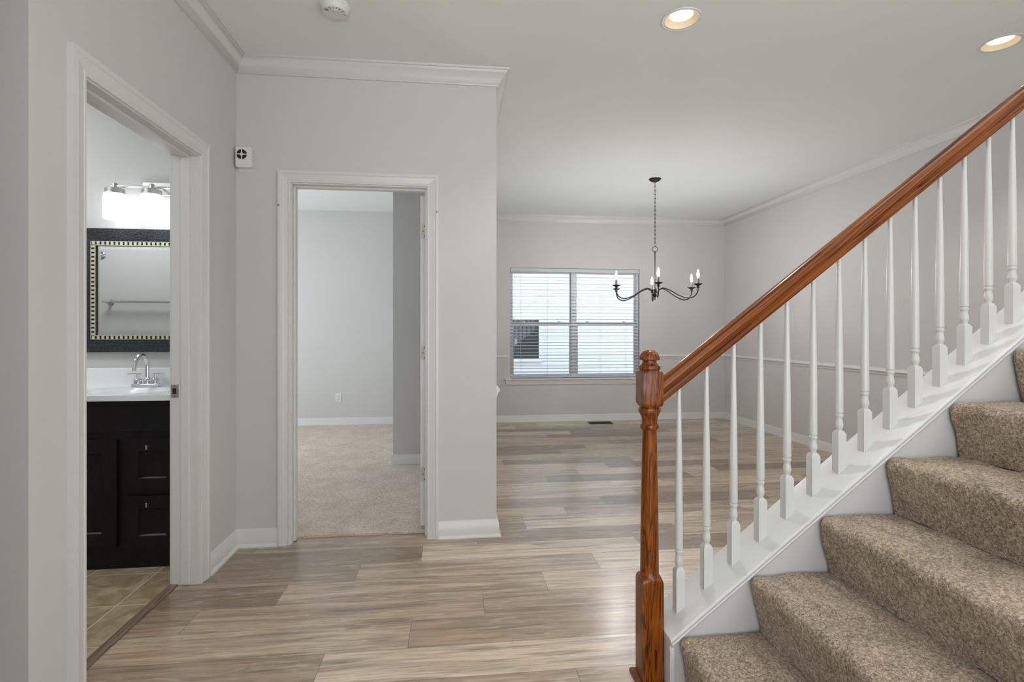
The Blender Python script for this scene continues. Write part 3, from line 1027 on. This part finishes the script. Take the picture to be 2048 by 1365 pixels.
def crv(p, n=8):
    """Catmull-Rom through points"""
    P = [Vector(a) for a in p]
    P = [P[0] * 2 - P[1]] + P + [P[-1] * 2 - P[-2]]
    out = []
    for i in range(1, len(P) - 2):
        for k in range(n):
            t = k / n
            a, b, c, d = P[i - 1], P[i], P[i + 1], P[i + 2]
            out.append(.5 * ((2 * b) + (c - a) * t + (2 * a - 5 * b + 4 * c - d) * t * t + (3 * b - a - 3 * c + d) * t ** 3))
    out.append(P[-2])
    return out


RA = .440
armp = crv([(.022, 0, 1.585), (.045, 0, 1.622), (.090, 0, 1.638), (.160, 0, 1.612), (.250, 0, 1.560), (.340, 0, 1.530), (.405, 0, 1.544), (.436, 0, 1.585), (RA, 0, 1.630)])
arm_g = G().tube(armp, .0062, 8)
pan_g = G().lathe([(.006, 1.618), (.013, 1.622), (.014, 1.634), (.008, 1.640), (.018, 1.646), (.040, 1.656), (.0425, 1.660), (.036, 1.657), (.012, 1.652), (.004, 1.652)], (RA, 0, 0), 'z', 24)
sl_g = G().lathe([(.0115, 1.652), (.0115, 1.716), (.009, 1.719)], (RA, 0, 0), 'z', 16)
bu_g = G().lathe([(.006, 1.716), (.008, 1.724), (.0105, 1.736), (.0110, 1.746), (.0090, 1.762), (.0055, 1.778), (.0022, 1.790), (.0008, 1.796)], (RA, 0, 0), 'z', 16)
protos = None
view = math.atan2(-CY, -CX)        # bearing from the chandelier to the viewpoint
for k in range(6):
    th = view + math.radians(4 + 60 * k)
    lean = Matrix.Rotation(math.radians(1.3), 4, Vector((-CX, -CY, 0)).normalized())
    if protos is None:
        a_ = obj('arm', arm_g, 'black_iron', ch, (CX, CY, 0), smooth=60)
        p_ = obj('drip_pan', pan_g, 'black_iron', a_, (CX, CY, 0), smooth=50)
        s_ = obj('candle_sleeve', sl_g, 'candle_sleeve', a_, (CX, CY, 0), smooth=40)
        b_ = obj('flame_bulb', bu_g, 'flame_bulb', a_, (CX, CY, 0), smooth=60, label='lit flame-shaped bulb')
        protos = (a_, p_, s_, b_)
    else:
        a_ = protos[0].copy()
        COL.objects.link(a_)
        a_.parent = ch
        for q_ in protos[1:]:
            c_ = q_.copy()
            COL.objects.link(c_)
            c_.parent = a_
    a_.location = (0, 0, -CZ)
    a_.rotation_euler = (0, 0, th)

# ------------------------------------------------------------------ outlets, vent
def outlet(name, x, y, z, label):
    t = thing(name, (x, y, z), label, 'outlet')
    obj('cover_plate', G().box(x - .036, x + .036, y - .006, y, z - .058, z + .058), 'white_plastic', t, bevel=.003)
    for dz in (-.024, .024):
        r = obj('receptacle', G().lathe([(.0165, -.0085), (.0165, -.005)], (x, y, z + dz), 'y', 20), 'white_plastic', t)
        obj('slots', G().box(x - .008, x - .0055, y - .0092, y - .0083, z + dz - .004, z + dz + .006).box(x + .0055, x + .008, y - .0092, y - .0083, z + dz - .004, z + dz + .006)
            .lathe([(.0025, -.0092), (.0025, -.0083)], (x, y, z + dz - .009), 'y', 10), 'grille_grey', r)
    return t


outlet('wall_outlet', -1.466, YB, .357, 'white double outlet on the far wall of the carpeted room')
outlet('wall_outlet', 2.985, YB, .358, 'white double outlet on the window wall, half behind the newel and handrail')
vt = thing('floor_vent', (1.905, 6.68, 0), 'brown metal floor register lying under the window', 'vent')
g = G().box(1.752, 2.062, 6.600, 6.616, 0, .006).box(1.752, 2.062, 6.748, 6.764, 0, .006).box(1.752, 1.768, 6.616, 6.748, 0, .006).box(2.046, 2.062, 6.616, 6.748, 0, .006)
obj('vent_frame', g, 'brown_register', vt, bevel=.001)
obj('duct_opening', G().box(1.768, 2.046, 6.616, 6.748, .0005, .0015), 'dark_slot', vt)
g = G()
for k in range(14):
    x_ = 1.776 + k * .0198
    g.box(x_, x_ + .006, 6.618, 6.746, .0015, .005)
obj('louvers', g, 'brown_register', vt)

# ------------------------------------------------------------------ bathroom
YV = 2.871
va = thing('vanity_cabinet', (-1.88, 3.13, 0), 'black vanity cabinet with shaker door and drawers standing on bathroom tile', 'cabinet')
obj('body', G().box(-2.42, XLB - .004, YV + .001, YV + .020, 0, .857).box(-2.42, -2.402, YV + .020, 3.398, 0, .857).box(XLB - .022, XLB - .004, YV + .020, 3.398, 0, .857)
    .box(-2.402, XLB - .022, 3.38, 3.398, 0, .857).box(-2.402, XLB - .022, YV + .020, 3.38, .09, .108), 'espresso', va)


def front(name, x0, x1, z0, z1, stile, parent, rail_=None):
    """shaker front: frame around a sunk panel"""
    rail_ = rail_ or stile
    y0, y1, ys = YV - .018, YV, YV - .009
    a = [(x0, z0), (x1, z0), (x1, z1), (x0, z1)]
    b = [(x0 + stile, z0 + rail_), (x1 - stile, z0 + rail_), (x1 - stile, z1 - rail_), (x0 + stile, z1 - rail_)]
    c = [(b[0][0] + .006, b[0][1] + .006), (b[1][0] - .006, b[1][1] + .006), (b[2][0] - .006, b[2][1] - .006), (b[3][0] + .006, b[3][1] - .006)]
    vs = [(x, y1, z) for x, z in a] + [(x, y0, z) for x, z in a] + [(x, y0, z) for x, z in b] + [(x, ys, z) for x, z in c]
    fs = [(0, 3, 2, 1), (12, 13, 14, 15)]
    for k in range(4):
        j = (k + 1) % 4
        fs += [(k, j, 4 + j, 4 + k), (4 + k, 4 + j, 8 + j, 8 + k), (8 + k, 8 + j, 12 + j, 12 + k)]
    return obj(name, G().add(vs, fs), 'espresso', parent)


def pull(x, z, parent):
    y = YV - .018
    obj('knob', G().lathe([(.0045, -.011), (.0045, .011)], (x, y - .026, z), 'z', 12).lathe([(.003, -.026), (.003, 0)], (x, y, z), 'y', 10), 'brushed_nickel', parent, label='short metal bar knob')


obj('apron', G().box(-2.40, -1.35, YV - .004, YV + .001, .697, .826), 'espresso', va, bevel=.002)
front('door', -2.049, -1.701, .117, .660, .070, va)
d_ = front('door', -2.400, -2.052, .117, .660, .070, va)
d1 = front('drawer', -1.661, -1.400, .397, .663, .064, va)
pull(-1.545, .625, d1)
d2 = front('drawer', -1.661, -1.400, .104, .371, .064, va)
pull(-1.545, .333, d2)

# counter with moulded basin
tp = thing('countertop', (-1.88, 3.13, .858), 'glossy white vanity top with moulded basin and backsplash on the black cabinet', 'countertop')
g = G()
nx, ny = 72, 40
x0, x1, y0, y1 = -2.44, XLB - .002, YV - .022, 3.380
ztop = .885
sink = (-1.80, 3.095, .225, .150)
for j in range(ny + 1):
    for i in range(nx + 1):
        x = x0 + (x1 - x0) * i / nx
        y = y0 + (y1 - y0) * j / ny
        r = math.hypot((x - sink[0]) / sink[2], (y - sink[1]) / sink[3])
        z = ztop
        if r < 1:
            z -= .115 * (1 - r ** 2.6) + .004
        elif r < 1.10:
            z -= .004 * (1.10 - r) / .10
        g.v.append((x, y, z))
for j in range(ny):
    for i in range(nx):
        k = j * (nx + 1) + i
        g.f.append((k, k + 1, k + nx + 2, k + nx + 1))
k0 = len(g.v)
border = [i for i in range(nx + 1)] + [(j * (nx + 1) + nx) for j in range(1, ny + 1)] + [ny * (nx + 1) + i for i in range(nx - 1, -1, -1)] + [j * (nx + 1) for j in range(ny - 1, 0, -1)]
for b in border:
    g.v.append((g.v[b][0], g.v[b][1], .858))
nb_ = len(border)
for k in range(nb_):
    g.f.append((border[k], border[(k + 1) % nb_], k0 + (k + 1) % nb_, k0 + k))
obj('counter', g, 'cultured_marble', tp, smooth=40)
obj('backsplash', G().box(x0, x1, 3.380, 3.399, .858, .990), 'cultured_marble', tp, bevel=.004)

fa = thing('faucet', (-1.804, 3.305, .885), 'chrome two-handle faucet with high arched spout on the white vanity top', 'faucet')
obj('base_plate', G().hull_prism([(x, y, .885) for x, _, y in rounded(-1.886, -1.722, 3.280, 3.330, .024, 0)], (0, 0, .017)), 'chrome', fa, smooth=40, bevel=.003)
sp_ = [(-1.804, 3.312, .900), (-1.804, 3.312, .96), (-1.804, 3.312, 1.005)]
for k in range(11):
    a = PI * k / 10 * .93
    sp_.append((-1.804, 3.312 - .062 + .062 * math.cos(a), 1.010 + .062 * math.sin(a)))
e = sp_[-1]
sp_.append((e[0], e[1] - .008, e[2] - .038))
obj('spout', G().tube(sp_, .0105, 14).lathe([(.019, 0), (.019, .028), (.015, .032), (.011, .036)], (-1.804, 3.312, .901), 'z', 20), 'chrome', fa, smooth=50)
for hx, l0, l1 in ((-1.852, -.056, .018), (-1.757, -.016, .052)):
    hb = obj('handle', G().lathe([(.021, 0), (.021, .026), (.018, .030), (.007, .032), (.007, .056)], (hx, 3.305, .901), 'z', 20), 'chrome', fa, smooth=40)
    obj('lever', G().box(hx + l0, hx + l1, 3.299, 3.311, .957, .964), 'chrome', hb, bevel=.002)

mi = thing('bathroom_mirror', (-1.79, 3.40, 1.086), 'wall mirror in wide black pebbled frame with beaded ivory inner border', 'mirror')
mx0, mx1, mz0, mz1 = -2.232, -1.352, 1.086, 1.827


def frame_g(x0, x1, z0, z1, w, y0, y1, lip=0.0):
    a = [(x0, z0), (x1, z0), (x1, z1), (x0, z1)]
    b = [(x0 + w, z0 + w), (x1 - w, z0 + w), (x1 - w, z1 - w), (x0 + w, z1 - w)]
    vs = [(x, y1, z) for x, z in a] + [(x, y0, z) for x, z in a] + [(x, y0 + lip, z) for x, z in b] + [(x, y1, z) for x, z in b]
    fs = []
    for k in range(4):
        j = (k + 1) % 4
        fs += [(k, j, 4 + j, 4 + k), (4 + k, 4 + j, 8 + j, 8 + k), (8 + k, 8 + j, 12 + j, 12 + k), (12 + k, 12 + j, j, k)]
    return G().add(vs, fs)


obj('frame', frame_g(mx0, mx1, mz0, mz1, .076, 3.372, 3.398, .006), 'pebbled_black', mi)
bx0, bx1, bz0, bz1 = mx0 + .076, mx1 - .076, mz0 + .076, mz1 - .076
bd = obj('beaded_border', frame_g(bx0, bx1, bz0, bz1, .026, 3.380, 3.398), 'black_iron', mi)
g = G()
nh = 28
pitch = (bx1 - bx0 - .006) / nh
for k in range(nh):
    xa = bx0 + .003 + pitch * (k + .22)
    for zc in (bz0 + .012, bz1 - .012):
        g.box(xa, xa + pitch * .56, 3.3765, 3.381, zc - .009, zc + .009)
nv = 22
pv = (bz1 - bz0 - .04) / nv
for k in range(nv):
    za = bz0 + .020 + pv * (k + .22)
    for xc in (bx0 + .012, bx1 - .012):
        g.box(xc - .009, xc + .009, 3.3765, 3.381, za, za + pv * .56)
for w, a, b in ((.0025, 0, 0),):
    fg = frame_g(bx0, bx1, bz0, bz1, .0028, 3.376, 3.381)
    g.add(fg.v, fg.f)
    fg = frame_g(bx0 + .0215, bx1 - .0215, bz0 + .0215, bz1 - .0215, .0045, 3.376, 3.381)
    g.add(fg.v, fg.f)
obj('beads', g, 'ivory_bead', bd, label='row of ivory beads')
gx0, gx1, gz0, gz1 = bx0 + .026, bx1 - .026, bz0 + .026, bz1 - .026
bv = .022
a = [(gx0, gz0), (gx1, gz0), (gx1, gz1), (gx0, gz1)]
b = [(gx0 + bv, gz0 + bv), (gx1 - bv, gz0 + bv), (gx1 - bv, gz1 - bv), (gx0 + bv, gz1 - bv)]
g = G().add([(x, 3.3905, z) for x, z in a] + [(x, 3.3897, z) for x, z in b], [(4, 5, 6, 7)] + [(k, (k + 1) % 4, 4 + (k + 1) % 4, 4 + k) for k in range(4)])
obj('mirror_glass', g, 'mirror_glass', mi, label='bevelled mirror glass')

vl = thing('vanity_light', (-1.765, 3.40, 2.07), 'brushed nickel bath lamp with white cylinder shades above the mirror', 'wall lamp')
obj('back_plate', G().box(-1.868, -1.662, 3.376, 3.399, 2.032, 2.112), 'brushed_nickel', vl, bevel=.003)
YS = 3.285
obj('bar', G().tube([(-1.985, YS, 2.058), (-1.545, YS, 2.058)], .0065, 12).tube([(-1.82, YS, 2.058), (-1.80, 3.34, 2.06), (-1.79, 3.378, 2.062)], .006, 10).tube([(-1.71, YS, 2.058), (-1.73, 3.34, 2.06), (-1.74, 3.378, 2.062)], .006, 10), 'brushed_nickel', vl, smooth=50)
for sx in (-1.966, -1.765, -1.564):
    sh_ = obj('shade', G().lathe([(.047, 2.014), (.054, 2.010), (.057, 1.990), (.058, 1.870), (.056, 1.866), (.054, 1.870), (.053, 2.005), (.047, 2.012)], (sx, YS, 0), 'z', 32), 'frosted_shade', vl, smooth=50, label='glowing frosted glass shade')
    obj('socket_cap', G().lathe([(.0535, 2.012), (.0535, 2.018), (.050, 2.020), (.050, 2.040), (.046, 2.043), (.0135, 2.043), (.0135, 2.074), (.012, 2.076)], (sx, YS, 0), 'z', 28), 'brushed_nickel', sh_, smooth=40)

tb = thing('towel_bar', (-2.70, 1.76, 1.47), 'chrome towel bar on the bathroom wall, visible only in the mirror', 'towel bar')
obj('bar', G().tube([(-3.075, 1.815, 1.470), (-2.40, 1.815, 1.470)], .009, 12), 'chrome', tb, smooth=50)
for px in (-3.035, -2.44):
    obj('bracket', G().lathe([(.024, 0), (.024, .008), (.012, .014), (.011, .050), (.016, .052), (.016, .066), (.012, .068)], (px, 1.76, 1.470), 'y', 20), 'chrome', tb, smooth=40)
hk = thing('robe_hook', (-3.11, 1.76, 1.885), 'small round chrome robe hook, visible only in the mirror', 'hook')
obj('rose', G().lathe([(.032, 0), (.032, .006), (.026, .012), (.010, .014)], (-3.112, 1.76, 1.885), 'y', 24), 'chrome', hk, smooth=40)
obj('peg', G().tube([(-3.112, 1.772, 1.885), (-3.112, 1.800, 1.880), (-3.112, 1.812, 1.900)], .006, 10), 'chrome', hk, smooth=50)
